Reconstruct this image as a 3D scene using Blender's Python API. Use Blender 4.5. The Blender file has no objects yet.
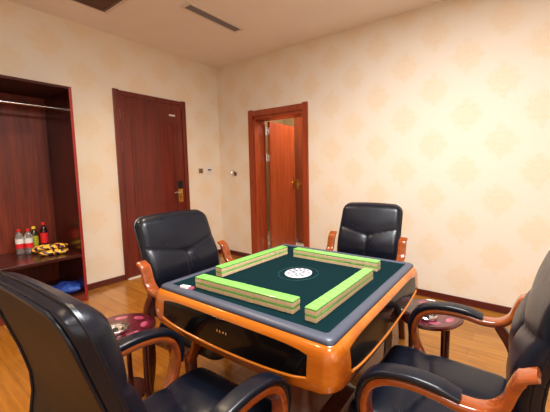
import bpy, bmesh, math, random
from mathutils import Vector, Matrix
random.seed(7)
sc = bpy.context.scene
COL = sc.collection
PI = math.pi
rad = math.radians

# ------------------------------------------------------------------ materials
def new_mat(name, color=(.5, .5, .5), rough=.5, metal=0.0, coat=0.0, spec=.5, trans=0.0, ior=1.45, sheen=0.0):
    m = bpy.data.materials.new(name); m.use_nodes = True
    b = m.node_tree.nodes['Principled BSDF']
    b.inputs['Base Color'].default_value = (*color, 1)
    b.inputs['Roughness'].default_value = rough
    b.inputs['Metallic'].default_value = metal
    b.inputs['Coat Weight'].default_value = coat
    b.inputs['Coat Roughness'].default_value = .08
    b.inputs['Specular IOR Level'].default_value = spec
    b.inputs['Transmission Weight'].default_value = trans
    b.inputs['IOR'].default_value = ior
    b.inputs['Sheen Weight'].default_value = sheen
    return m

class NT:
    """small helper for writing node maths"""
    def __init__(s, m):
        s.t = m.node_tree; s.b = s.t.nodes['Principled BSDF']
    def n(s, kind, **kw):
        x = s.t.nodes.new(kind)
        for k, v in kw.items(): setattr(x, k, v)
        return x
    def l(s, a, b): s.t.links.new(a, b)
    def m(s, op, a, b=None, c=None):
        x = s.n('ShaderNodeMath', operation=op)
        for i, v in enumerate((a, b, c)):
            if v is None: continue
            if isinstance(v, (int, float)): x.inputs[i].default_value = v
            else: s.l(v, x.inputs[i])
        return x.outputs[0]
    def ss(s, v, lo, hi, a=0.0, b=1.0):
        x = s.n('ShaderNodeMapRange', interpolation_type='SMOOTHSTEP')
        s.l(v, x.inputs['Value'])
        x.inputs['From Min'].default_value = lo; x.inputs['From Max'].default_value = hi
        x.inputs['To Min'].default_value = a; x.inputs['To Max'].default_value = b
        return x.outputs[0]
    def mix(s, f, a, b):
        x = s.n('ShaderNodeMix', data_type='RGBA')
        if isinstance(f, (int, float)): x.inputs[0].default_value = f
        else: s.l(f, x.inputs[0])
        for i, v in ((6, a), (7, b)):
            if isinstance(v, tuple): x.inputs[i].default_value = (*v, 1)
            else: s.l(v, x.inputs[i])
        return x.outputs[2]
    def coord(s, out='Object', scale=(1, 1, 1), rot=(0, 0, 0)):
        tc = s.n('ShaderNodeTexCoord'); mp = s.n('ShaderNodeMapping')
        mp.inputs['Scale'].default_value = scale; mp.inputs['Rotation'].default_value = rot
        s.l(tc.outputs[out], mp.inputs['Vector']); return mp.outputs[0]
    def noise(s, vec, scale, detail=3, rough=.5):
        x = s.n('ShaderNodeTexNoise'); x.inputs['Scale'].default_value = scale
        x.inputs['Detail'].default_value = detail; x.inputs['Roughness'].default_value = rough
        s.l(vec, x.inputs['Vector']); return x.outputs['Fac']
    def bump(s, h, strength=.2, dist=.002):
        x = s.n('ShaderNodeBump'); x.inputs['Strength'].default_value = strength
        x.inputs['Distance'].default_value = dist; s.l(h, x.inputs['Height'])
        s.l(x.outputs[0], s.b.inputs['Normal'])

def wood_mat(name, dark, light, axis='z', rough=.3, coat=.5, scale=1.0, contrast=1.0):
    m = new_mat(name, light, rough, coat=coat); t = NT(m)
    sc3 = {'z': (22, 22, 1.2), 'x': (1.2, 22, 22), 'y': (22, 1.2, 22)}[axis]
    v = t.coord('Object', tuple(k*scale for k in sc3))
    n1 = t.noise(v, 1.0, 5, .62)
    n2 = t.noise(v, 5.0, 2, .5)
    f = t.m('ADD', t.m('MULTIPLY', n1, .75), t.m('MULTIPLY', n2, .25))
    f = t.ss(f, .5-.18/contrast, .5+.18/contrast)
    t.l(t.mix(f, dark, light), t.b.inputs['Base Color'])
    return m

def leather_mat():
    m = new_mat('black_leather', (.003, .0048, .0105), .32, spec=.42); t = NT(m)
    v = t.coord()
    vo = t.n('ShaderNodeTexVoronoi'); vo.inputs['Scale'].default_value = 420; t.l(v, vo.inputs['Vector'])
    n = t.noise(v, 9, 4)
    t.l(t.ss(n, .2, .8, .26, .36), t.b.inputs['Roughness'])
    h = t.m('ADD', t.m('MULTIPLY', vo.outputs['Distance'], .25), t.m('MULTIPLY', n, .35))
    t.bump(h, .14, .003)
    return m

def wallpaper_mat():
    m = new_mat('damask_wallpaper', (.8, .6, .4), .62, spec=.25); t = NT(m)
    g = t.n('ShaderNodeTexCoord'); sp = t.n('ShaderNodeSeparateXYZ'); t.l(g.outputs['Object'], sp.inputs[0])
    u = t.m('ADD', sp.outputs[0], sp.outputs[1]); z = sp.outputs[2]
    wob = t.noise(g.outputs['Object'], 26, 3, .6)
    fine = t.noise(g.outputs['Object'], 60, 3, .6)
    PU, PZ = .566, .508
    masks = []
    for off in (0.0, .5):
        a = t.m('SUBTRACT', t.m('FRACT', t.m('ADD', t.m('DIVIDE', t.m('SUBTRACT', u, 2.843), PU), .5+off+20)), .5)
        b = t.m('SUBTRACT', t.m('FRACT', t.m('ADD', t.m('DIVIDE', t.m('SUBTRACT', z, 1.253), PZ), .5+off+20)), .5)
        du = t.m('MULTIPLY', a, PU/.135); dz = t.m('MULTIPLY', b, PZ/.145)
        r = t.m('SQRT', t.m('ADD', t.m('MULTIPLY', du, du), t.m('MULTIPLY', dz, dz)))
        th = t.m('ARCTAN2', du, dz)
        pet = t.m('MULTIPLY', t.m('ABSOLUTE', t.m('COSINE', t.m('MULTIPLY', th, 4.0))), -.16)
        dia = t.m('MULTIPLY', t.m('ADD', t.m('ABSOLUTE', du), t.m('ABSOLUTE', dz)), .42)
        re = t.m('ADD', t.m('ADD', t.m('ADD', t.m('MULTIPLY', r, .5), dia), pet), t.m('MULTIPLY', t.m('SUBTRACT', wob, .5), .9))
        body = t.ss(re, .62, .98, 1, 0)
        rings = t.m('SINE', t.m('ADD', t.m('MULTIPLY', re, 17), t.m('MULTIPLY', t.m('COSINE', t.m('MULTIPLY', th, 6.0)), 1.6)))
        body = t.m('MULTIPLY', body, t.ss(rings, -.9, .5, .55, 1))
        masks.append(body)
    mk = t.m('MAXIMUM', masks[0], masks[1])
    mk = t.m('MULTIPLY', mk, t.ss(fine, .3, .6, .75, 1))
    t.l(t.mix(mk, (.82, .73, .605), (.81, .672, .49)), t.b.inputs['Base Color'])
    t.bump(t.m('ADD', mk, t.m('MULTIPLY', fine, .4)), .12, .001)
    return m

def floor_mat():
    m = new_mat('oak_laminate', (.4, .2, .07), .22, coat=.35); t = NT(m)
    v = t.coord()
    br = t.n('ShaderNodeTexBrick'); t.l(v, br.inputs['Vector'])
    br.inputs['Scale'].default_value = 1; br.inputs['Brick Width'].default_value = 1.2
    br.inputs['Row Height'].default_value = .125; br.inputs['Mortar Size'].default_value = .0012
    br.inputs['Color1'].default_value = (.33, .125, .014, 1); br.inputs['Color2'].default_value = (.43, .18, .024, 1)
    br.inputs['Mortar'].default_value = (.15, .06, .02, 1); br.offset = .37
    gr = t.noise(t.coord('Object', (1.3, 20, 1)), 2.2, 5, .62)
    blot = t.noise(v, 2.6, 3)
    c = t.mix(t.ss(gr, .35, .7, 0, .55), br.outputs[0], (.17, .055, .009))
    c = t.mix(t.ss(blot, .4, .75, 0, .3), c, (.44, .20, .045))
    t.l(c, t.b.inputs['Base Color'])
    return m

def simple_noise(name, c1, c2, scale, rough=.5, **kw):
    m = new_mat(name, c1, rough, **kw); t = NT(m)
    n = t.noise(t.coord(), scale, 4)
    t.l(t.mix(t.ss(n, .35, .65), c1, c2), t.b.inputs['Base Color'])
    return m

M = {}
M['wall'] = wallpaper_mat()
M['ceiling'] = simple_noise('ceiling_paint', (.86, .79, .73), (.88, .81, .75), 3, .8)
M['floor'] = floor_mat()
M['base'] = wood_mat('baseboard_wood', (.06, .006, .006), (.12, .014, .012), 'x', .3)
M['door_dark'] = wood_mat('dark_red_door_wood', (.085, .007, .004), (.165, .016, .007), 'z', .36, .25)
M['door_red'] = wood_mat('red_brown_door_wood', (.24, .040, .012), (.40, .085, .024), 'z', .33, .3)
M['door_frame_red'] = wood_mat('red_door_frame_wood', (.23, .032, .010), (.36, .062, .017), 'z', .3, .4)
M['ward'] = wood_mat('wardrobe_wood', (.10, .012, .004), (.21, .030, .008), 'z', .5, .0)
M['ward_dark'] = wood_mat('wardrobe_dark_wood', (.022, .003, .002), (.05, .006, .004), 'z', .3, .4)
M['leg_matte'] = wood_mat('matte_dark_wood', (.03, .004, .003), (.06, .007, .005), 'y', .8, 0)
M['ward_edge'] = new_mat('wardrobe_edge_band', (.26, .016, .018), .25, coat=.4)
M['orange'] = wood_mat('orange_lacquered_wood', (.36, .078, .004), (.56, .165, .010), 'x', .2, .9, .6, .8)
M['arm_wood'] = wood_mat('chair_arm_wood', (.17, .028, .004), (.31, .064, .009), 'y', .2, .8, .8)
M['leg_dark'] = wood_mat('dark_chair_wood', (.06, .011, .005), (.13, .026, .009), 'z', .28, .5)
M['leather'] = leather_mat()
M['rear'] = simple_noise('grey_brown_vinyl', (.017, .013, .012), (.011, .010, .009), 30, .5, spec=.3)
M['felt'] = simple_noise('green_felt', (.0, .011, .014), (.001, .015, .018), 160, .92, spec=.1)
M['rim'] = new_mat('grey_rubber_rim', (.055, .065, .095), .36)
M['gloss_black'] = new_mat('black_gloss_panel', (.004, .003, .003), .14, spec=.25)
M['green'] = new_mat('green_tile_back', (.17, .47, .09), .3, coat=.2)
M['ivory'] = new_mat('ivory_tile_face', (.66, .50, .29), .4)
M['white'] = new_mat('white_plastic', (.78, .76, .74), .4)
M['emblem'] = new_mat('white_emblem_plastic', (.72, .72, .76), .35)
M['emblem_dark'] = new_mat('dark_emblem_print', (.09, .08, .13), .4)
M['ringline'] = new_mat('felt_ring_print', (.03, .11, .11), .8)
M['chrome'] = new_mat('brushed_steel', (.72, .70, .68), .22, 1.0)
M['brass'] = new_mat('polished_brass', (.85, .52, .13), .22, 1.0)
M['dark_metal'] = new_mat('black_metal', (.015, .015, .018), .3, .3)
M['marble'] = simple_noise('maroon_marble', (.05, .003, .009), (.10, .010, .02), 22, .16, coat=.6)
M['pink'] = simple_noise('rose_inlay', (.26, .025, .07), (.42, .12, .17), 30, .18, coat=.6)
M['tabledge'] = new_mat('dark_mahogany_edge', (.06, .007, .006), .2, coat=.6)
M['black'] = new_mat('matte_black', (.008, .007, .007), .5)
M['grille'] = new_mat('bronze_grille', (.13, .075, .055), .45)
M['slot'] = new_mat('grey_vent_blade', (.20, .18, .18), .5)
M['vent_frame'] = new_mat('cream_vent_frame', (.74, .66, .58), .5)
M['red'] = new_mat('red_plastic', (.62, .012, .016), .3)
M['label_red'] = new_mat('red_bottle_label', (.72, .02, .03), .4)
M['label_white'] = new_mat('white_bottle_label', (.80, .82, .84), .4)
M['label_green'] = simple_noise('green_yellow_label', (.22, .36, .02), (.62, .56, .04), 70, .4)
M['yellow'] = new_mat('yellow_cap', (.85, .58, .05), .35)
M['pet'] = new_mat('clear_bottle_plastic', (.80, .84, .86), .08, trans=.85)
M['cola'] = new_mat('dark_bottle_liquid', (.012, .006, .005), .08, coat=.5)
M['tea'] = new_mat('dark_tea_bottle', (.03, .022, .006), .1, coat=.5)
M['panel_beige'] = new_mat('tan_paint', (.50, .38, .22), .8)
M['blue'] = simple_noise('blue_cloth', (.012, .03, .22), (.03, .10, .50), 14, .6)
M['grey_cloth'] = simple_noise('pale_grey_cloth', (.45, .44, .46), (.3, .3, .33), 20, .7)
M['pale_tile'] = new_mat('pale_floor_tile', (.78, .72, .62), .25)
def packet_mat():
    m = new_mat('gold_and_purple_film', (.7, .4, .05), .3, coat=.4); t = NT(m)
    v = t.coord()
    w = t.n('ShaderNodeTexWave'); w.wave_type = 'BANDS'; w.bands_direction = 'DIAGONAL'
    w.inputs['Scale'].default_value = 9; w.inputs['Distortion'].default_value = 7; w.inputs['Detail Scale'].default_value = 2.5
    t.l(v, w.inputs['Vector'])
    t.l(t.mix(t.ss(w.outputs['Fac'], .42, .55), (.05, .004, .05), (.90, .52, .05)), t.b.inputs['Base Color'])
    return m
M['packet'] = packet_mat()

# ------------------------------------------------------------------ mesh helpers
class MB:
    def __init__(s): s.v = []; s.f = []; s.mi = []
    def add(s, vs, fs, mi=0):
        o = len(s.v); s.v += [tuple(v) for v in vs]
        for f in fs: s.f.append(tuple(i+o for i in f)); s.mi.append(mi)
    def box(s, x0, x1, y0, y1, z0, z1, mi=0):
        vs = [(x, y, z) for z in (z0, z1) for y in (y0, y1) for x in (x0, x1)]
        s.add(vs, [(0, 2, 3, 1), (4, 5, 7, 6), (0, 1, 5, 4), (2, 6, 7, 3), (0, 4, 6, 2), (1, 3, 7, 5)], mi)
    def lathe(s, prof, n=32, c=(0, 0, 0), mi=0, axis='z'):
        """prof list of (r, h)"""
        vs = []; fs = []
        for r, h in prof:
            for k in range(n):
                a = 2*PI*k/n; p = (r*math.cos(a), r*math.sin(a), h)
                if axis == 'x': p = (p[2], p[0], p[1])
                if axis == 'y': p = (p[1], p[2], p[0])
                vs.append((p[0]+c[0], p[1]+c[1], p[2]+c[2]))
        for i in range(len(prof)-1):
            for k in range(n):
                k2 = (k+1) % n
                fs.append((i*n+k, i*n+k2, (i+1)*n+k2, (i+1)*n+k))
        if prof[0][0] > 1e-6: fs.append(tuple(reversed(range(n))))
        if prof[-1][0] > 1e-6: fs.append(tuple((len(prof)-1)*n+k for k in range(n)))
        s.add(vs, fs, mi)
    def sweep(s, pts, sec, side=None, closed=False, mi=0):
        """sweep a section [(a,b)...] along pts; a along side vector, b along the normal"""
        pts = [Vector(p) for p in pts]; n = len(pts); vs = []; fs = []
        for i, p in enumerate(pts):
            if closed: t = pts[(i+1) % n]-pts[i-1]
            else: t = pts[min(i+1, n-1)]-pts[max(i-1, 0)]
            t.normalize()
            sd = Vector(side) if side else Vector((0, 0, 1)).cross(t)
            if sd.length < 1e-4: sd = Vector((1, 0, 0))
            sd = (sd-t*sd.dot(t)).normalized(); nm = t.cross(sd)
            sc_ = sec(i/(n-1)) if callable(sec) else sec; m = len(sc_)
            for a, b in sc_: vs.append(p+sd*a+nm*b)
        for i in range(n if closed else n-1):
            j = (i+1) % n
            for k in range(m):
                k2 = (k+1) % m
                fs.append((i*m+k, i*m+k2, j*m+k2, j*m+k))
        if not closed:
            fs.append(tuple(reversed(range(m)))); fs.append(tuple((n-1)*m+k for k in range(m)))
        s.add(vs, fs, mi)
    def loft(s, rings, mi=0, cap0=True, cap1=True):
        m = len(rings[0]); vs = [p for r in rings for p in r]; fs = []
        for i in range(len(rings)-1):
            for k in range(m):
                k2 = (k+1) % m
                fs.append((i*m+k, i*m+k2, (i+1)*m+k2, (i+1)*m+k))
        if cap0: fs.append(tuple(reversed(range(m))))
        if cap1: fs.append(tuple((len(rings)-1)*m+k for k in range(m)))
        s.add(vs, fs, mi)
    def build(s, name, mats, parent=None, smooth=None, bevel=0, seg=2):
        me = bpy.data.meshes.new(name); me.from_pydata(s.v, [], s.f); me.update()
        if not isinstance(mats, (list, tuple)): mats = [mats]
        for m in mats: me.materials.append(m)
        for p, i in zip(me.polygons, s.mi): p.material_index = i
        bm = bmesh.new(); bm.from_mesh(me); bmesh.ops.recalc_face_normals(bm, faces=bm.faces)
        if bevel:
            es = [e for e in bm.edges if len(e.link_faces) == 2 and e.calc_face_angle(0) > .5]
            bmesh.ops.bevel(bm, geom=es, offset=bevel, segments=seg, profile=.5, affect='EDGES', clamp_overlap=True)
        if smooth is not None:
            for f in bm.faces: f.smooth = True
            for e in bm.edges:
                if len(e.link_faces) == 2 and e.calc_face_angle(0) > smooth: e.smooth = False
        bm.to_mesh(me); bm.free()
        o = bpy.data.objects.new(name, me); COL.objects.link(o)
        if parent: o.parent = parent
        return o

def round_sec(w, h, r, n=4):
    r = min(r, w/2*.98, h/2*.98)
    out = []
    for cx, cy, a0 in ((w/2-r, h/2-r, 0), (-w/2+r, h/2-r, PI/2), (-w/2+r, -h/2+r, PI), (w/2-r, -h/2+r, 1.5*PI)):
        for k in range(n+1):
            a = a0+PI/2*k/n; out.append((cx+r*math.cos(a), cy+r*math.sin(a)))
    return out
def circ(r, n=10): return [(r*math.cos(2*PI*k/n), r*math.sin(2*PI*k/n)) for k in range(n)]
def spline(pts, n=8):
    """Catmull-Rom through pts"""
    P = [Vector(p) for p in pts]; P = [2*P[0]-P[1]]+P+[2*P[-1]-P[-2]]; out = []
    for i in range(1, len(P)-2):
        for k in range(n):
            t = k/n; a, b, c, d = P[i-1], P[i], P[i+1], P[i+2]
            out.append(.5*((2*b)+(c-a)*t+(2*a-5*b+4*c-d)*t*t+(3*b-a-3*c+d)*t*t*t))
    out.append(P[-2]); return out

def thing(name, label, cat, loc=(0, 0, 0), rz=0, group=None):
    o = bpy.data.objects.new(name, None); COL.objects.link(o); o.empty_display_size = .1
    o.location = loc; o.rotation_euler = (0, 0, rz); return tag(o, label, cat, group)
def tag(o, label, cat, group=None):
    o['label'] = label; o['category'] = cat
    if group: o['group'] = group
    return o
def struct(o): o['kind'] = 'structure'; return o
def copy_tree(o, parent=None):
    c = o.copy(); COL.objects.link(c); c.parent = parent
    for ch in list(o.children): copy_tree(ch, c)
    return c

# ------------------------------------------------------------------ room
H = 2.79; X1 = 5.3; Y0 = -4.7
D2 = (.655, 1.668, 2.085)        # outer frame of the half-open door, back wall
D1 = (-1.423, -.546, 2.195)      # outer frame of the closed door, left wall
WY1 = -1.895; WY0 = -3.50        # wardrobe extent along the left wall
WT = 2.068; WXF = .30; WXB = -.40
b = MB(); b.box(-.42, X1+.1, Y0-.1, .21, -.1, 0); struct(b.build('floor', M['floor']))
b = MB(); b.box(-.42, X1+.1, Y0-.1, .21, H, H+.1); struct(b.build('ceiling', M['ceiling']))
b = MB()
b.box(-.2, D2[0]+.07, 0, .2, 0, H); b.box(D2[1]-.07, X1+.1, 0, .2, 0, H); b.box(D2[0]+.07, D2[1]-.07, 0, .2, D2[2]-.07, H)
struct(b.build('wall_back', M['wall']))
b = MB()
b.box(-.2, 0, D1[1]-.06, 0, 0, H); b.box(-.2, 0, D1[0]+.06, D1[1]-.06, D1[2]-.06, H)
b.box(-.2, 0, WY1+.004, D1[0]+.06, 0, H); b.box(-.2, 0, WY0-.004, WY1+.004, WT+.004, H); b.box(-.2, 0, Y0, WY0-.004, 0, H)
struct(b.build('wall_left', M['wall']))
b = MB(); b.box(X1, X1+.1, Y0, 0, 0, H); struct(b.build('wall_right', M['wall']))
b = MB(); b.box(-.2, X1+.1, Y0-.1, Y0, 0, H); struct(b.build('wall_front', M['wall']))
BH = .066
def base(name, x0, x1, y0, y1):
    b = MB(); b.box(x0, x1, y0, y1, 0, BH); return struct(b.build(name, M['base'], bevel=.003))
base('baseboard_back', .0, D2[0]-.001, -.014, 0)
base('baseboard_back', D2[1]+.001, X1, -.014, 0)
base('baseboard_left', 0, .014, D1[1]+.001, -.014)
base('baseboard_left', 0, .014, WY1+.002, D1[0]-.001)
base('baseboard_right', X1-.014, X1, Y0, -.014)

# closed dark door on the left wall -----------------------------------------
d = struct(bpy.data.objects.new('door_1', None)); COL.objects.link(d); d.location = (0, (D1[0]+D1[1])/2, 0)
w = (D1[1]-D1[0])/2; ft = .058; hz = D1[2]
b = MB()
for s in (-1, 1): b.box(-.06, .022, min(s*w, s*(w-ft)), max(s*w, s*(w-ft)), 0, hz+(.008))
b.box(-.06, .018, -w+ft, w-ft, hz-ft, hz)
b.box(-.06, -.005, -w+ft, w-ft, 0, .006); b.box(-.06, -.047, -w+ft, w-ft, .006, hz-ft)
b.build('door_frame', M['door_dark'], d, bevel=.004)
b = MB(); b.box(-.045, -.004, -w+ft+.003, w-ft-.003, .008, hz-ft-.003)
leaf = b.build('door_leaf', M['door_dark'], d, bevel=.002); leaf.location.x = .018
# raised mouldings with an arched head
def moulding(parent, yc, hw, z0, z1, arch, mat, x):
    pts = [(x, yc-hw, z0), (x, yc-hw, (z0+z1)/2), (x, yc-hw, z1)]
    n = 14
    for k in range(1, n): 
        t = -1+2*k/n; pts.append((x, yc+hw*t, z1+arch*(1-t*t)**.5 if arch else z1))
    pts += [(x, yc+hw, z1), (x, yc+hw, (z0+z1)/2), (x, yc+hw, z0), (x, yc, z0)]
    b = MB(); b.sweep(pts, [(.006, -.012), (.006, .012), (-.002, .012), (-.002, -.012)], side=(1, 0, 0), closed=True)
    return b.build('panel_moulding', mat, parent, smooth=.6)
moulding(leaf, 0, .26, .88, 1.84, .10, M['door_dark'], -.004)
moulding(leaf, 0, .26, .18, .74, 0, M['door_dark'], -.004)
for z in (1.93, 1.565, .28):
    b = MB(); b.lathe([(.009, -.055), (.009, .055)], 12, (.006, -w+ft, z)); b.box(-.004, .0, -w+ft, -w+ft+.03, z-.05, z+.05)
    b.build('hinge', M['chrome'], d, smooth=.6)
yl = w-ft-.075
b = MB(); b.box(.0, .034, yl-.035, yl+.03, 1.04, 1.145); lk = b.build('lock_reader', M['dark_metal'], d, bevel=.008)
b = MB(); b.box(.0, .024, yl-.032, yl+.036, .86, 1.035); pl = b.build('lock_plate', M['brass'], d, bevel=.005)
b = MB(); b.sweep([(.02, yl, .995), (.05, yl, .995), (.058, yl-.012, .995), (.058, yl-.11, .992)], circ(.010, 12), side=(0, 0, 1))
b.build('lever_handle', M['chrome'], pl, smooth=.7)
b = MB(); b.lathe([(.008, 0), (.008, .003)], 12, (.0235, yl, .925), axis='x'); b.build('keyhole', M['black'], pl)
# little white door sign with a line of marks
b = MB(); b.box(-.004, .0, .20, .285, 1.985, 2.01); 
sg = b.build('door_sign', M['chrome'], leaf)
b = MB()
for k, hh in enumerate((.010, .013, .009, .013, .011)): b.box(0, .0012, .207+k*.015, .216+k*.015, 1.997-hh/2, 1.997+hh/2)
b.build('sign_marks', M['white'], sg)
b = MB(); b.box(-.004, .05, -w+.02, w-.02, 0, .012); b.build('threshold', M['vent_frame'], d)

# half-open door on the back wall ---------------------------------------------
d = struct(bpy.data.objects.new('door_2', None)); COL.objects.link(d); d.location = ((D2[0]+D2[1])/2, 0, 0)
w = (D2[1]-D2[0])/2; hz = D2[2]; cx = (D2[0]+D2[1])/2
b = MB()
for s in (-1, 1):
    b.box(min(s*w, s*(w-.078)), max(s*w, s*(w-.078)), -.022, .008, 0, hz+.012)
    b.box(min(s*(w-.07), s*(w-.10 if s < 0 else w-.082)), max(s*(w-.07), s*(w-.10 if s < 0 else w-.082)), .0, .21, 0, hz-.07)
b.box(-w+.078, w-.078, -.018, .008, hz-.078, hz)
b.box(-w+.07, w-.07, 0, .21, hz-.115, hz-.07)
b.build('door_frame', M['door_frame_red'], d, bevel=.004)
hx, hy = .80-cx, .21
ang = rad(95); lw = .625
lf = MB(); lf.box(0, lw, -.04, 0, .01, 1.965)
leaf = lf.build('door_leaf', M['door_red'], d, bevel=.002)
leaf.location = (hx, hy, 0); leaf.rotation_euler = (0, 0, ang)
for z in (1.83, 1.45, .28):
    b = MB(); b.lathe([(.009, -.05), (.009, .05)], 12, (hx-.005, hy-.025, z)); b.box(hx-.004, hx+.045, hy-.008, hy-.002, z-.048, z+.048)
    b.build('hinge', M['chrome'], d, smooth=.6)
for s in (-1, 1):
    yy = -.04 if s < 0 else 0
    b = MB(); b.box(lw-.085, lw-.04, min(yy, yy+s*.008), max(yy, yy+s*.008), .97, 1.15)
    p = b.build('handle_plate', M['brass'], leaf, bevel=.003)
    b = MB(); b.sweep([(lw-.062, yy, 1.08), (lw-.062, yy+s*.05, 1.08), (lw-.075, yy+s*.058, 1.08), (lw-.175, yy+s*.055, 1.075)], circ(.009, 12), side=(0, 0, 1))
    b.build('lever_handle', M['brass'], p, smooth=.7)

# what shows through the doorway: a strip of the next room
b = MB(); b.box(-.6, 2.6, .21, 2.3, -.1, 0); struct(b.build('floor', M['pale_tile']))
b = MB(); b.box(-.6, 2.6, 2.2, 2.3, 0, H); b.box(-.7, -.6, .21, 2.3, 0, H); b.box(2.6, 2.7, .21, 2.3, 0, H)
struct(b.build('wall_corridor', M['panel_beige']))
b = MB(); b.box(-.7, 2.7, .21, 2.3, H, H+.1); struct(b.build('ceiling', M['ceiling']))
t = thing('wooden_cabinet', 'tall red-brown wooden cabinet glimpsed through the half-open door', 'cabinet', (1.175, 1.32, 0))
b = MB(); b.box(-.6, .6, -.2, .4, .06, 2.3); b.box(-.58, .58, -.18, .38, 0, .06); b.build('body', M['door_frame_red'], t, bevel=.003)
for s in (0, 1):
    b = MB(); b.box(-.595+s*.6, -.005+s*.6, -.218, -.2, .08, 2.28); dd = b.build('door', M['door_red'], t, bevel=.003)
    b = MB(); b.box((-.56 if s == 0 else .51), (-.51 if s == 0 else .56), -.226, -.218, .95, 1.12); b.box((-.55 if s == 0 else .44), (-.44 if s == 0 else .55), -.26, -.245, 1.03, 1.05); b.box((-.545 if s == 0 else .525), (-.525 if s == 0 else .545), -.25, -.22, 1.03, 1.05); b.build('handle', M['brass'], dd, bevel=.003)

# ------------------------------------------------------------------ wall fittings
def wall_plate(name, label, cat, loc, rz, w_, h_, mat, group=None):
    t = thing(name, label, cat, loc, rz, group)
    b = MB(); b.box(-w_/2, w_/2, -.010, 0, -h_/2, h_/2); b.build('plate', mat, t, bevel=.003)
    return t
t = wall_plate('light_switch', 'bronze square light switch on the wall right of the closed dark door', 'switch', (0, -.345, 1.275), PI/2, .086, .086, M['vent_frame'])
bz = new_mat('bronze_switch', (.28, .16, .04), .35, .6)
for sx in (-1, 1):
    b = MB(); b.box(min(sx*.002, sx*.030), max(sx*.002, sx*.030), -.016, -.009, -.032, .032); b.build('rocker', bz, t, bevel=.002)
t = wall_plate('thermostat', 'white thermostat with dark display beside the bronze switch', 'thermostat', (0, -.20, 1.275), PI/2, .115, .086, M['white'])
b = MB(); b.box(-.026, .030, -.013, -.0095, .004, .026); b.build('display', M['emblem_dark'], t)
b = MB(); b.box(-.03, .03, -.013, -.0095, -.022, -.012); b.build('button', M['vent_frame'], t, bevel=.001)
t = thing('coat_hook', 'small brown double coat hook on the wall left of the half-open door', 'hook', (.345, 0, 1.235))
b = MB(); b.box(-.022, .022, -.010, 0, -.035, .02); b.build('plate', M['grille'], t, bevel=.003)
for sx in (-1, 1):
    b = MB(); b.sweep([(sx*.008, -.008, -.01), (sx*.016, -.04, -.012), (sx*.026, -.055, .01), (sx*.032, -.055, .04)], circ(.0065, 8), side=(0, 0, 1))
    b.build('prong', M['chrome'] if sx < 0 else M['grille'], t, smooth=.8)

# ceiling grilles
t = thing('ceiling_vent', 'narrow slot air diffuser with pale frame in the ceiling near the corner', 'vent', (1.222, -.968, H))
b = MB()
L_, W_ = .325, .072
b.box(-W_, W_, -L_, -L_+.028, -.008, 0); b.box(-W_, W_, L_-.028, L_, -.008, 0)
b.box(-W_, -W_+.024, -L_+.028, L_-.028, -.008, 0); b.box(W_-.024, W_, -L_+.028, L_-.028, -.008, 0)
b.build('frame', M['vent_frame'], t, bevel=.002)
b = MB(); b.box(-W_+.02, W_-.02, -L_+.02, L_-.02, -.002, -.0005); b.build('backing', M['slot'], t)
for k in range(5):
    x = -.036+k*.018
    b = MB(); b.add([(x-.005, -L_+.028, -.007), (x-.005, L_-.028, -.007), (x+.004, L_-.028, -.002), (x+.004, -L_+.028, -.002),
                     (x-.004, -L_+.028, -.0085), (x-.004, L_-.028, -.0085), (x+.005, L_-.028, -.0035), (x+.005, -L_+.028, -.0035)],
                    [(0, 1, 2, 3), (4, 7, 6, 5), (0, 4, 5, 1), (3, 2, 6, 7), (0, 3, 7, 4), (1, 5, 6, 2)])
    b.build('blade', M['slot'], t)
t = thing('return_air_grille', 'square brown louvred air grille in the ceiling at the upper left', 'vent', (.86, -2.01, H))
b = MB(); G = .36
for s in (-1, 1):
    b.box(min(s*G, s*(G+.035)), max(s*G, s*(G+.035)), -G-.035, G+.035, -.008, 0)
    b.box(-G, G, min(s*G, s*(G+.035)), max(s*G, s*(G+.035)), -.008, 0)
b.build('frame', M['vent_frame'], t, bevel=.002)
b = MB()
for s in (-1, 1):
    b.box(min(s*G, s*(G-.025)), max(s*G, s*(G-.025)), -G, G, -.014, 0)
    b.box(-G+.025, G-.025, min(s*G, s*(G-.025)), max(s*G, s*(G-.025)), -.014, 0)
b.build('inner_frame', M['grille'], t, bevel=.002)
b = MB(); b.box(-G+.02, G-.02, -G+.02, G-.02, -.002, -.0005); b.build('backing', M['black'], t)
for k in range(14):
    x = -G+.05+k*(2*G-.1)/13
    b = MB(); b.add([(x-.014, -G+.025, -.012), (x-.014, G-.025, -.012), (x+.010, G-.025, -.003), (x+.010, -G+.025, -.003),
                     (x-.013, -G+.025, -.0135), (x-.013, G-.025, -.0135), (x+.011, G-.025, -.0045), (x+.011, -G+.025, -.0045)],
                    [(0, 1, 2, 3), (4, 7, 6, 5), (0, 4, 5, 1), (3, 2, 6, 7), (0, 3, 7, 4), (1, 5, 6, 2)])
    b.build('louvre', M['grille'], t)

# ------------------------------------------------------------------ wardrobe
SH = .475
wd = thing('open_wardrobe', 'open dark red wooden wardrobe niche with hanging rail and low shelf', 'wardrobe', (0, (WY0+WY1)/2, 0))
wy = (WY1-WY0)/2
for s in (-1, 1):
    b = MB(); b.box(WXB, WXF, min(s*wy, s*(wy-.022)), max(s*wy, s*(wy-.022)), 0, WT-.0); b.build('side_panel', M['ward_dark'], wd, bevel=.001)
    b = MB(); b.box(WXF, WXF+.004, min(s*wy, s*(wy-.022)), max(s*wy, s*(wy-.022)), 0, WT); b.build('edge_band', M['ward_edge'], wd)
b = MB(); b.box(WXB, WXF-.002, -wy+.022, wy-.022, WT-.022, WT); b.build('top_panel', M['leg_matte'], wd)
b = MB(); b.box(WXB, WXB+.015, -wy+.022, wy-.022, .09, WT-.022); b.build('back_panel', M['ward'], wd)
b = MB(); b.box(WXB+.015, WXB+.04, -wy+.022, wy-.022, 1.93, 1.99); b.build('back_rail', M['ward'], wd, bevel=.003)
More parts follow.
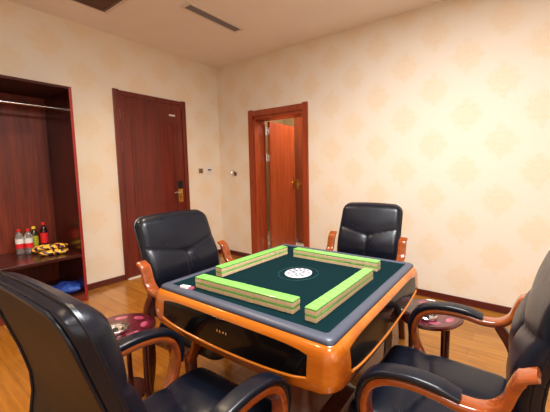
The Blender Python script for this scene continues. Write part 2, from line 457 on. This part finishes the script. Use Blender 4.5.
b = MB(); b.box(WXB+.015, WXF, -wy+.022, wy-.022, SH-.028, SH); b.build('shelf', M['ward_dark'], wd, bevel=.002)
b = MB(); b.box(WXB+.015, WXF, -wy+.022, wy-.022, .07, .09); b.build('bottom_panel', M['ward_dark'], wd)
b = MB(); b.box(WXF-.02, WXF, -wy+.022, wy-.022, 0, .07); b.build('plinth', M['ward'], wd)
b = MB(); b.lathe([(.013, -wy+.022), (.013, wy-.022)], 16, (-.08, 0, 1.915), axis='y'); 
b.build('hanging_rail', M['chrome'], wd, smooth=.6)
# ------------------------------------------------------------------ bottles and packets on the shelf
def bottle(label, loc, cap, fluid, label_mats, h=.225, r=.031, rz=0):
    t = thing('drink_bottle', label, 'bottle', loc, rz, 'drink bottles on the wardrobe shelf')
    k = h/.225
    b = MB(); b.lathe([(0, 0), (r*.8, 0), (r, .008), (r*.96, .03*k), (r, .05*k), (r*.97, .1*k), (r, .14*k), (r*.93, .16*k), (r*.6, .185*k), (.0125, .2*k), (.0125, .212*k), (0, .212*k)], 24)
    b.build('bottle_body', fluid, t, smooth=.8)
    b = MB(); b.lathe([(0, .205*k), (.0155, .205*k), (.0155, .222*k), (.014, .226*k), (0, .226*k)], 20); b.build('cap', cap, t, smooth=.6)
    z0 = .055*k; z1 = .14*k; n = len(label_mats)
    b = MB()
    for i in range(n):
        a = z0+(z1-z0)*i/n; c = z0+(z1-z0)*(i+1)/n
        b.lathe([(r*1.02, a), (r*1.02, c)], 24, mi=i)
    b.build('label_wrap', label_mats, t, smooth=.6)
    return t
PRm = M['label_red']; PW = M['label_white']
bottle('clear red-capped cola bottle with red and white label, leftmost on the wardrobe shelf', (-.215, -2.245, SH), M['red'], M['pet'], [PRm, PW], .245)
bottle('clear red-capped cola bottle standing second from left on the wardrobe shelf', (-.185, -2.185, SH), M['red'], M['pet'], [PRm, PW], .245)
bottle('dark tea bottle with yellow cap and green-yellow label on the shelf', (-.26, -2.125, SH), M['yellow'], M['tea'], [M['label_green']], .25)
bottle('dark cola bottle with red cap and red label, rightmost of the shelf bottles', (-.27, -2.045, SH), M['red'], M['cola'], [PRm], .28)
def pillow(name, label, cat, loc, rz, sx, sy, sz, mat, seed, group=None, tilt=0):
    rng = random.Random(seed); n = 22; b = MB(); ph = [rng.uniform(0, 6) for _ in range(8)]
    top = []; bot = []
    for j in range(n+1):
        for i in range(n+1):
            u = -1+2*i/n; v = -1+2*j/n
            e = max(0, (1-u**4)*(1-v**4))**.5
            wv = 1+.22*math.sin(5*u+ph[0]+2*v)+.2*math.sin(6*v+ph[1]-3*u)+.12*math.sin(11*u+ph[2])
            ed = .04*math.sin(9*v+ph[3]); ed2 = .06*math.sin(8*u+ph[4])
            top.append((sx*(u+ed), sy*(v+ed2), sz*(.5+.5*e*wv)+.004)); bot.append((sx*(u+ed), sy*(v+ed2), sz*(.5-.5*e)))
    N = n+1; fs = []
    for j in range(n):
        for i in range(n): fs.append((j*N+i, j*N+i+1, (j+1)*N+i+1, (j+1)*N+i))
    b.add(top, fs); b.add(bot, [tuple(reversed(f)) for f in fs])
    m = len(top); edge = [i for i in range(N)]+[j*N+n for j in range(1, N)]+[n*N+i for i in range(n-1, -1, -1)]+[j*N for j in range(n-1, 0, -1)]
    for a, c in zip(edge, edge[1:]+edge[:1]): b.f.append((a, c, c+m, a+m)); b.mi.append(0)
    o = b.build(name, mat, smooth=1.2); o.location = loc; o.rotation_euler = (tilt, 0, rz)
    return tag(o, label, cat, group)
pillow('snack_packet', 'crumpled gold and purple packet lying at the front of the shelf', 'packet', (.07, -2.065, SH), rad(70), .105, .062, .045, M['packet'], 3, 'gold and purple packets')
pillow('snack_packet', 'gold and purple packet lying on top of the other packet', 'packet', (.05, -2.075, SH+.050), rad(62), .115, .05, .04, M['packet'], 5, 'gold and purple packets')
pillow('snack_packet', 'gold and purple packet lying flat right beside the shelf bottles', 'packet', (-.12, -2.085, SH), rad(80), .10, .06, .055, M['packet'], 9, 'gold and purple packets')
pillow('blue_bag', 'crumpled blue cloth bag in the dark compartment under the shelf', 'bag', (.13, -2.03, .09), rad(70), .13, .12, .075, M['blue'], 21)
pillow('grey_cloth', 'pale grey cloth lying beside the blue bag under the shelf', 'cloth', (.16, -2.33, .09), rad(60), .10, .09, .05, M['grey_cloth'], 22)

# ------------------------------------------------------------------ mahjong table
TC = (2.910, -1.828); TA = 1.6; HS = .473; TZ = .738
tb = thing('mahjong_table', 'square orange-wood mahjong table with green felt top and black side panels', 'table', (TC[0], TC[1], 0), rad(TA))
def rsq(h, r, zf, ns=28, nc=6):
    out = []
    for q in range(4):
        ca, sa = math.cos(q*PI/2), math.sin(q*PI/2)
        loc = [(-h+r+(2*h-2*r)*k/ns, -h) for k in range(ns)]
        loc += [(h-r+r*math.sin(PI/2*k/nc), -h+r-r*math.cos(PI/2*k/nc)) for k in range(nc)]
        for x, y in loc:
            t = max(-1, min(1, x/(h)))
            z = zf(t) if callable(zf) else zf
            out.append((x*ca-y*sa, x*sa+y*ca, z))
    return out
def sag(z, d): return lambda t: z-d*max(0, (1-t*t*1.1))**1.0
# felt
b = MB(); b.loft([rsq(.438, .012, TZ-.03), rsq(.438, .012, TZ)]); b.build('playing_surface', M['felt'], tb)
# grey rim
b = MB()
b.loft([rsq(.434, .012, TZ-.02), rsq(.434, .012, TZ+.002), rsq(.437, .014, TZ+.005), rsq(.445, .018, TZ+.006), rsq(.466, .024, TZ+.003), rsq(.473, .026, TZ-.002), rsq(.475, .026, TZ-.012), rsq(.470, .026, TZ-.02)], cap0=False, cap1=False)
b.build('rim', M['rim'], tb, smooth=.9)
# orange body
b = MB()
b.loft([rsq(.40, .03, TZ-.012), rsq(.471, .028, TZ-.012), rsq(.479, .032, TZ-.015), rsq(.492, .038, TZ-.034), rsq(.497, .045, TZ-.055), rsq(.501, .05, TZ-.09),
        rsq(.503, .055, sag(.615, .018)), rsq(.497, .055, sag(.585, .030)), rsq(.490, .055, sag(.572, .032)), rsq(.480, .05, sag(.570, .032)), rsq(.465, .05, .60), rsq(.40, .05, .60)])
b.build('apron', M['orange'], tb, smooth=.7)
# black inset panels, bowed with the apron
def prof(z):
    P = [(.735-.034, .492), (.735-.055, .497), (.735-.09, .501), (.615, .503), (.585, .500), (.555, .495), (.53, .487)]
    for (za, ha), (zb, hb) in zip(P, P[1:]):
        if z <= za and z >= zb: return ha+(hb-ha)*(za-z)/(za-zb)
    return P[0][1] if z > P[0][0] else P[-1][1]
for q in range(4):
    ns = 24; nz = 8; fr = []; bk = []; xe = .395
    for j in range(nz+1):
        for i in range(ns+1):
            t = -1+2*i/ns; x = xe*t
            zt = .699-.012*abs(t)**8; zb_ = .617-.031*(1-(x/.49)**2*1.1)+.01*abs(t)**8
            z = zb_+(zt-zb_)*j/nz
            # the apron's own surface is lowered at mid-side, follow it
            zz = z+(.030*(1-(x/.49)**2)*(1-(z-zb_)/(zt-zb_)))
            h = prof(zz)
            fr.append((x, -h-.003, z)); bk.append((x, -h+.012, z))
    N = ns+1; b = MB(); fs = [(j*N+i, j*N+i+1, (j+1)*N+i+1, (j+1)*N+i) for j in range(nz) for i in range(ns)]
    b.add(fr, fs); b.add(bk, [tuple(reversed(f)) for f in fs]); m = len(fr)
    edge = [i for i in range(N)]+[j*N+ns for j in range(1, nz+1)]+[nz*N+i for i in range(ns-1, -1, -1)]+[j*N for j in range(nz-1, 0, -1)]
    for a, c in zip(edge, edge[1:]+edge[:1]): b.f.append((a, c, c+m, a+m)); b.mi.append(0)
    p = b.build('side_panel', M['gloss_black'], tb, smooth=.8); p.rotation_euler = (0, 0, q*PI/2)
    b = MB(); b.sweep([Vector(fr[i])+Vector((0, -.001, -.004)) for i in range(N)], circ(.0055, 8), side=(0, 1, 0)); b.build('panel_trim', M['orange'], p, smooth=1)
    # drawer frame line inside the panel and its small lettering
    b = MB()
    for k, (ww, hh) in enumerate(((.008, .009), (.006, .012), (.008, .008), (.006, .010))):
        b.box(-.03+k*.017, -.03+k*.017+ww, -.5060, -.5035, .655-hh/2, .655+hh/2)
    b.build('panel_marks', M['chrome'], p)
b = MB()
b.loft([rsq(.40, .05, .575), rsq(.40, .05, .60)]); b.build('underside', M['black'], tb)
b = MB()
b.loft([[(a, c, z) for a, c in round_sec(w_, w_, .03)] for z, w_ in ((.05, .30), (.09, .27), (.12, .24), (.45, .24), (.54, .30), (.576, .44))])
b.build('pedestal', M['leg_dark'], tb, smooth=.7)
b = MB()
b.loft([[(a, c, z) for a, c in round_sec(w_, w_, .05)] for z, w_ in ((0, .50), (.03, .50), (.05, .47), (.055, .40))])
b.build('base_plate', M['leg_dark'], tb, smooth=.7)
# centre emblem
b = MB(); b.lathe([(.071, 0), (.071, .0035), (.067, .005), (0, .0055)], 48, (0, 0, TZ)); em = b.build('centre_emblem', M['emblem'], tb, smooth=.6)
b = MB()
for k in range(12):
    a = 2*PI*k/12; r0, r1 = .046, .061
    b.add([(r*math.cos(a+da), r*math.sin(a+da), TZ+.0062) for r, da in ((r0, -.14), (r1, -.17), (r1, .10), (r0, .14))], [(0, 1, 2, 3)])
for k in range(8):
    a = 2*PI*k/8+.2; 
    b.add([(r*math.cos(a+da), r*math.sin(a+da), TZ+.0062) for r, da in ((.016, -.3), (.038, -.25), (.042, .15), (.020, .3))], [(0, 1, 2, 3)])
b.build('emblem_print', M['emblem_dark'], em)
b = MB(); b.sweep([(.104*math.cos(2*PI*k/64), .104*math.sin(2*PI*k/64), TZ+.0002) for k in range(64)], [(-.0012, -.0005), (.0012, -.0005), (.0012, .0005), (-.0012, .0005)], side=(0, 0, 1), closed=True); b.build('felt_ring', M['ringline'], tb)
# joint strips at the rim corners
# ------------------------------------------------------------------ tiles: four walls, fourteen or thirteen stacks of two
TW, TL, TH = .0395, .050, .0255
ORD = 'first second third fourth fifth sixth seventh eighth ninth tenth eleventh twelfth thirteenth fourteenth fifteenth sixteenth seventeenth'.split()
b = MB(); b.box(-TW/2+.0003, TW/2-.0003, -TL/2, TL/2, 0, TH*.66)
tile0 = b.build('mahjong_tile', M['ivory'], bevel=.0022)
b = MB(); b.box(-TW/2+.0003, TW/2-.0003, -TL/2, TL/2, TH*.66, TH-.0003); b.build('green_back', M['green'], tile0, bevel=.0022)
first = [True]
def tile_wall(p0, p1, where, end, seed, N=14):
    rng = random.Random(seed)
    p0 = Vector(p0); p1 = Vector(p1); a = math.atan2(p1.y-p0.y, p1.x-p0.x); dv = (p1-p0).normalized()
    mid = (p0+p1)/2
    for lay in (0, 1):
        off = rng.uniform(-.001, .001)
        for i in range(N):
            o = tile0 if first[0] else copy_tree(tile0); first[0] = False
            c = mid+dv*(TW*(i-(N-1)/2)+off); n = Vector((-dv.y, dv.x))*rng.uniform(-.0008, .0008)
            o.location = (c.x+n.x, c.y+n.y, TZ+lay*TH); o.rotation_euler = (0, 0, a)
            tag(o, '%s-layer green tile, %s from %s in the row by the %s chair' % (('lower', 'upper')[lay], ORD[i], end, where), 'mahjong tile', 'mahjong tiles walled up on the felt')
tile_wall((2.618, -2.212), (3.175, -2.178), 'near left', 'left', 1)
tile_wall((3.262, -2.225), (3.250, -1.690), 'near right', 'front', 2, 13)
tile_wall((2.675, -1.578), (3.268, -1.562), 'far right', 'left', 3)
tile_wall((2.595, -2.085), (2.600, -1.570), 'far left', 'front', 4, 13)
# small packet on the felt
t = thing('tissue_packet', 'small white packet with a reddish end lying on the left felt corner', 'packet', (2.605, -2.268, TZ), rad(14))
b = MB(); b.loft([[(x, y*s, z) for y, z in ((-.014, .001), (-.010, .012), (.010, .012), (.014, .001))] for x, s in ((-.036, .5), (-.030, 1), (.010, 1), (.016, .9))]); b.build('body', M['white'], t, smooth=.9)
b = MB(); b.loft([[(x, y*s, z) for y, z in ((-.014, .001), (-.010, .011), (.010, .011), (.014, .001))] for x, s in ((.016, .9), (.030, 1), (.036, .6))]); b.build('end', M['pink'], t, smooth=.9)

# ------------------------------------------------------------------ leather armchair
def interp(P, z):
    if z <= P[0][0]: return P[0][1]
    for (a, ya), (c, yc) in zip(P, P[1:]):
        if z <= c:
            t = (z-a)/(c-a); return ya+(yc-ya)*t
    return P[-1][1]
BK = [(.40, -.262), (.50, -.262), (.60, -.254), (.66, -.252), (.72, -.260), (.80, -.286), (.90, -.325), (1.0, -.362), (1.05, -.378)]
BZ0, BZ1, BT = .42, 1.010, .072
def seg_d(p, a, b_):
    ax, ay = a; bx, by = b_; px, py = p; dx, dy = bx-ax, by-ay
    t = max(0, min(1, ((px-ax)*dx+(py-ay)*dy)/(dx*dx+dy*dy))); return math.hypot(px-ax-t*dx, py-ay-t*dy)
def back_xy(u, v):
    """square -> rounded outline (metres x, z)"""
    a = .74; az = .80
    su = abs(u); sv = abs(v)
    if su > a and sv > az:
        s = (su-a)/(1-a); t = (sv-az)/(1-az)
        s, t = s*math.sqrt(1-t*t/2), t*math.sqrt(1-s*s/2)
        su = a+s*(1-a); sv = az+t*(1-az)
    u = math.copysign(su, u); v = math.copysign(sv, v)
    zz = BZ0+(BZ1-BZ0)*(v+1)/2
    hw = .252-.008*((v+1)/2)**1.5-.03*max(0, -v-.3)**2
    if v > 0: zz += .010*(1-u*u)*v*v
    return u*hw, zz
def edge_f(u, v, r):
    hw = .25; hh = (BZ1-BZ0)/2
    du = (1-abs(u))*hw; dv = (1-abs(v))*hh
    f = 1
    for d_ in (du, dv):
        if d_ < r: f *= math.sqrt(max(0, 1-(1-d_/r)**2))
    return f
def make_backrest(parent):
    n, m = 52, 60
    us = [math.sin(PI/2*(-1+2*i/n))*.35+(-1+2*i/n)*.65 for i in range(n+1)]
    vs_ = [math.sin(PI/2*(-1+2*j/m))*.35+(-1+2*j/m)*.65 for j in range(m+1)]
    fr = []; bk = []
    C = (0.0, .775); SL = (-.30, .85); SR = (.30, .85); SD = (0, .40)
    for v in vs_:
        for u in us:
            x, z = back_xy(u, v); yc = interp(BK, z)
            e = edge_f(u, v, .045); er = edge_f(u, v, .014)
            d_ = min(seg_d((x, z), C, SL), seg_d((x, z), C, SR), seg_d((x, z), C, SD))
            dc = math.hypot(x-C[0], z-C[1])
            puff = .016*(1-u**2)*(1-v**2)-.008*math.exp(-(d_/.007)**2)-.012*math.exp(-(d_/.05)**2)-.006*math.exp(-(dc/.035)**2)
            fr.append((x, yc-.045+.045*e+puff*e, z))
            bk.append((x, yc-BT*.5-(BT*.5)*er-.004*(1-er), z))
    N = n+1; b = MB()
    fs = [(j*N+i, j*N+i+1, (j+1)*N+i+1, (j+1)*N+i) for j in range(m) for i in range(n)]
    b.add(fr, fs); b.add(bk, [tuple(reversed(f)) for f in fs]); q = len(fr)
    edge = [i for i in range(N)]+[j*N+n for j in range(1, m+1)]+[m*N+i for i in range(n-1, -1, -1)]+[j*N for j in range(m-1, 0, -1)]
    for a, c in zip(edge, edge[1:]+edge[:1]): b.f.append((a, c, c+q, a+q)); b.mi.append(0)
    o = b.build('backrest', M['leather'], parent, smooth=1.2)
    # rear cover panel with piping
    b = MB(); rp = []; rq = []
    k = .90
    us2 = [-1+2*i/20 for i in range(21)]
    for v in us2:
        for u in us2:
            x, z = back_xy(u, v); zc = (BZ0+BZ1)/2; x *= .93; z = zc+(z-zc)*.95
            yc = interp(BK, z); rp.append((x, yc-BT-.002, z)); rq.append((x, yc-BT+.008, z))
    fs = [(j*21+i, j*21+i+1, (j+1)*21+i+1, (j+1)*21+i) for j in range(20) for i in range(20)]
    b.add(rp, fs); b.add(rq, [tuple(reversed(f)) for f in fs])
    edge2 = [i for i in range(21)]+[j*21+20 for j in range(1, 21)]+[20*21+i for i in range(19, -1, -1)]+[j*21 for j in range(19, 0, -1)]
    for a, c in zip(edge2, edge2[1:]+edge2[:1]): b.f.append((a, c, c+441, a+441)); b.mi.append(0)
    b.build('rear_panel', M['rear'], o, smooth=.9)
    b = MB(); b.sweep([Vector(rp[i])+Vector((0, -.001, 0)) for i in edge2], circ(.0045, 8), side=(0, 1, 0), closed=True); b.build('piping', M['leather'], o, smooth=1)
    # piping seam where side meets front
    pts = []
    for i in edge:
        pts.append(Vector(fr[i])+Vector((0, -.003, 0)))
    pts = pts[::2]
    b = MB(); b.sweep(pts, circ(.0035, 6), side=(0, 1, 0), closed=True); b.build('front_piping', M['leather'], o, smooth=1)
    return o
def make_seat(parent):
    n = 36; top = []; bot = []; N = n+1
    y0, y1, hw = -.262, .262, .262; z0, z1 = .345, .426
    def pos(u, v):
        a = .72; su, sv = abs(u), abs(v)
        if su > a and sv > a:
            s = (su-a)/(1-a); t = (sv-a)/(1-a); s, t = s*math.sqrt(1-t*t/2), t*math.sqrt(1-s*s/2); su = a+s*(1-a); sv = a+t*(1-a)
        return math.copysign(su, u)*hw, (y0+y1)/2+math.copysign(sv, v)*(y1-y0)/2
    gl = [math.sin(PI/2*(-1+2*i/n))*.4+(-1+2*i/n)*.6 for i in range(N)]
    for v in gl:
        for u in gl:
            x, y = pos(u, v); e = 1
            for d_ in ((1-abs(u))*hw, (1-abs(v))*.262):
                if d_ < .04: e *= math.sqrt(max(0, 1-(1-d_/.04)**2))
            d2 = min(seg_d((x, y), (0, .02), (-.30, .10)), seg_d((x, y), (0, .02), (.30, .10)), seg_d((x, y), (0, .02), (0, -.3)))
            zt = z1-.04+.04*e+e*(.014*(1-u*u)*(1-v*v)-.008*math.exp(-(d2/.010)**2)-.006*math.exp(-(d2/.04)**2))-.02*max(0, v-.6)
            top.append((x, y, zt)); bot.append((x, y, z0+.015-.015*e))
    fs = [(j*N+i, j*N+i+1, (j+1)*N+i+1, (j+1)*N+i) for j in range(n) for i in range(n)]
    b = MB(); b.add(top, fs); b.add(bot, [tuple(reversed(f)) for f in fs]); q = len(top)
    edge = [i for i in range(N)]+[j*N+n for j in range(1, N)]+[n*N+i for i in range(n-1, -1, -1)]+[j*N for j in range(n-1, 0, -1)]
    for a, c in zip(edge, edge[1:]+edge[:1]): b.f.append((a, c, c+q, a+q)); b.mi.append(0)
    return b.build('seat', M['leather'], parent, smooth=1.2)
def make_chair():
    r = thing('leather_armchair', '', 'chair')
    make_seat(r); make_backrest(r)
    for s in (-1, 1):
        X = s*.280
        path = spline([(X, .10, .34), (X, .14, .42), (X, .155, .50), (X, .135, .57), (X, .085, .610), (X, .01, .628), (X, -.07, .628), (X, -.14, .620), (X, -.20, .630), (X, -.240, .665), (X, -.258, .715), (X, -.276, .752), (X+s*.002, -.308, .772)], 6)
        def sec(t):
            wv = .058
            return round_sec(wv, .026 if t < .93 else .018, .009, 3)
        b = MB(); b.sweep(path, sec, side=(1, 0, 0)); a = b.build('armrest', M['arm_wood'], r, smooth=.9)
        padp = spline([(X, .172, .47), (X, .172, .53), (X, .150, .592), (X, .095, .631), (X, .01, .650), (X, -.07, .650), (X, -.135, .640)], 6)
        def psec(t):
            k = min(1, .45+4*t, .45+4*(1-t)); return round_sec(.062*(.75+.25*k), .024*k, .010, 4)
        b = MB(); b.sweep(padp, psec, side=(1, 0, 0)); b.build('arm_pad', M['leather'], a, smooth=1)
        b = MB(); b.sweep(spline([(X, .085, .37), (X, .095, .25), (X, .13, .12), (X, .175, .0)], 5), lambda t: round_sec(.046, .05-.012*t, .01, 3), side=(1, 0, 0)); b.build('leg', M['leg_dark'], r, smooth=.9)
        b = MB(); b.sweep(spline([(X, -.195, .618), (X, -.255, .52), (X, -.275, .38), (X, -.275, .2), (X, -.315, .0)], 5), lambda t: round_sec(.046, .038+.012*math.sin(PI*t), .01, 3), side=(1, 0, 0)); b.build('leg', M['leg_dark'], r, smooth=.9)
        b = MB(); b.box(min(X-.02, X+.02), max(X-.02, X+.02), -.265, .09, .335, .375); b.build('side_rail', M['leg_dark'], r, bevel=.006)
    b = MB()
    for y in (-.25, .07): b.box(-.272, .272, y-.016, y+.016, .335, .368)
    b.build('cross_rail', M['leg_dark'], r, bevel=.004)
    return r
ch = make_chair()
spots = [((2.410, -1.935), -90+3, 'black leather armchair in front of the closed dark door, facing us'),
         ((2.915, -1.225), 180+7, 'black leather armchair against the patterned wall, right of the half-open door'),
         ((2.960, -2.520), 3, 'black leather armchair in the left foreground, seen from behind'),
         ((3.615, -1.895), 90, 'black leather armchair at the right edge, its long arms toward the table')]
for i, ((x, y), a, lab) in enumerate(spots):
    o = ch if i == 0 else copy_tree(ch)
    o.location = (x, y, 0); o.rotation_euler = (0, 0, rad(a))
    for c_ in o.children:                       # each chair reclines a little differently
        if c_.name.startswith('backrest'):
            tl = rad((3, 4, -6, -1)[i]); pv = Vector((0, -.24, .45)); rm = Matrix.Rotation(tl, 3, 'X')
            c_.rotation_euler = (tl, 0, 0); c_.location = pv-rm@pv
    tag(o, lab, 'chair', 'leather armchairs round the mahjong table')

# ------------------------------------------------------------------ small round side tables
def make_side():
    r = thing('side_table', '', 'side table')
    b = MB(); b.lathe([(0, .478), (.145, .478), (.169, .484), (.176, .492), (.174, .500), (.165, .503), (.161, .4995), (0, .4995)], 56); b.build('table_rim', M['tabledge'], r, smooth=.6)
    b = MB(); b.lathe([(0, .4995), (.162, .4995), (.162, .502), (0, .502)], 56); tp = b.build('tabletop', M['marble'], r, smooth=.6)
    for k in range(8):
        b = MB(); a = 2*PI*k/8+.2; cx_, cy_ = .122*math.cos(a), .122*math.sin(a); n = 20
        b.add([(cx_+math.cos(a)*.016*math.cos(q)-math.sin(a)*.030*math.sin(q), cy_+math.sin(a)*.016*math.cos(q)+math.cos(a)*.030*math.sin(q), .5024) for q in [2*PI*j/n for j in range(n)]], [tuple(range(n))])
        b.build('inlay', M['pink'], tp)
    for k in range(4):
        a = PI/4+k*PI/2; c, s_ = math.cos(a), math.sin(a)
        b = MB(); b.sweep(spline([(c*.128, s_*.128, .482), (c*.125, s_*.125, .30), (c*.128, s_*.128, .15), (c*.15, s_*.15, 0)], 5), circ(.0125, 10), side=(-s_, c, 0)); b.build('leg', M['tabledge'], r, smooth=.9)
    b = MB(); b.lathe([(0, .15), (.12, .15), (.125, .157), (.12, .165), (0, .165)], 40); b.build('lower_shelf', M['tabledge'], r, smooth=.6)
    return r
def ashtray(label, loc, rr):
    t = thing('ashtray', label, 'ashtray', loc, 0, 'steel ashtrays')
    k = rr/.055
    b = MB(); b.lathe([(0, 0), (rr*.9, 0), (rr, .006), (rr, .016), (rr*.93, .019), (rr*.74, .016), (rr*.66, .006), (rr*.3, .004), (0, .004)], 36); b.build('dish', M['chrome'], t, smooth=.5)
    b = MB()
    for q in range(4):
        a = q*PI/2+.4; b.box(-.004, .004, rr*.70, rr*.98, .0165, .0195)
        n0 = len(b.v)-8
        for i in range(n0, n0+8):
            x, y, z = b.v[i]; b.v[i] = (x*math.cos(a)-y*math.sin(a), x*math.sin(a)+y*math.cos(a), z)
    b.build('cigarette_rest', M['dark_metal'], t)
    b = MB(); b.lathe([(0, .004), (rr*.28, .004), (rr*.24, .012), (0, .013)], 20); b.build('centre_knob', M['dark_metal'], t, smooth=.6)
s0 = make_side(); s1 = copy_tree(s0)
G1 = 'maroon marble side tables'
s0.location = (2.225, -2.42, 0); tag(s0, 'round maroon marble side table between the two left chairs', 'side table', G1)
s1.location = (3.470, -1.405, 0); s1.rotation_euler = (0, 0, .3); tag(s1, 'round maroon marble side table behind the right-hand armchair arm', 'side table', G1)
ashtray('round steel ashtray on the left maroon side table', (2.250, -2.435, .5026), .060)
ashtray('small steel ashtray on the right maroon side table', (3.480, -1.475, .5026), .052)

# ------------------------------------------------------------------ lights
def area(name, loc, size, power, color, rot=(0, 0, 0), sy=None, spread=180):
    l = bpy.data.lights.new(name, 'AREA'); l.energy = power; l.color = color; l.size = size
    if sy: l.shape = 'RECTANGLE'; l.size_y = sy
    l.spread = rad(spread)
    o = bpy.data.objects.new(name, l); COL.objects.link(o); o.location = loc; o.rotation_euler = rot; return o
area('ceiling_panel_light', (3.35, -1.95, H-.03), .7, 104, (.97, .965, .98), sy=.7)
area('ceiling_panel_light', (4.1, -3.3, H-.03), .7, 34, (1, .95, .9), sy=.7)
area('window_side_fill', (5.2, -3.7, 1.5), 1.2, 10, (.82, .9, 1), rot=(0, rad(90), 0), sy=1.4)  # cool fill added to lift the ceiling; bluish highlights suggest a window here
def down(loc, power, color=(1, .72, .42), ang=110):
    l = bpy.data.lights.new('downlight', 'SPOT'); l.energy = power; l.color = color; l.spot_size = rad(ang); l.spot_blend = .8; l.shadow_soft_size = .05
    o = bpy.data.objects.new('downlight', l); COL.objects.link(o); o.location = loc
down((.75, -2.9, H-.04), 125); down((1.55, -1.75, H-.04), 75, (1, .78, .5), 150); down((2.2, -3.6, H-.04), 40)  # middle spot added to brighten and warm the left wall
l = bpy.data.lights.new('corridor_lamp', 'POINT'); l.energy = 70; l.color = (1, .9, .75); l.shadow_soft_size = .1
o = bpy.data.objects.new('corridor_lamp', l); COL.objects.link(o); o.location = (1.5, 1.0, 2.5)
wld = bpy.data.worlds.new('world'); sc.world = wld; wld.use_nodes = True
wld.node_tree.nodes['Background'].inputs[0].default_value = (.9, .95, 1, 1); wld.node_tree.nodes['Background'].inputs[1].default_value = .3

# ------------------------------------------------------------------ camera
yaw, pitch, roll, F, PX, PY = -.587178234, .0934135305, -.00792708980, 305.161799, 320.297874, 198.405686
f = Vector((math.sin(yaw)*math.cos(pitch), math.cos(yaw)*math.cos(pitch), -math.sin(pitch)))
r_ = Vector((math.cos(yaw), -math.sin(yaw), 0)); u_ = r_.cross(f)
R_ = math.cos(roll)*r_+math.sin(roll)*u_; U_ = -math.sin(roll)*r_+math.cos(roll)*u_
cam = bpy.data.cameras.new('camera'); co = bpy.data.objects.new('camera', cam); COL.objects.link(co)
mt = Matrix((R_, U_, -f)).transposed().to_4x4(); mt.translation = (3.8694667, -3.0577302, 1.2770410)
co.matrix_world = mt
cam.sensor_width = 36; cam.lens = F/550*36; cam.shift_x = -(PX-275)/550; cam.shift_y = -(206-PY)/550; cam.clip_start = .02
sc.camera = co
vs = sc.view_settings; vs.view_transform = 'Standard'; vs.look = 'None'; vs.gamma = 1; vs.exposure = 0; vs.use_curve_mapping = False
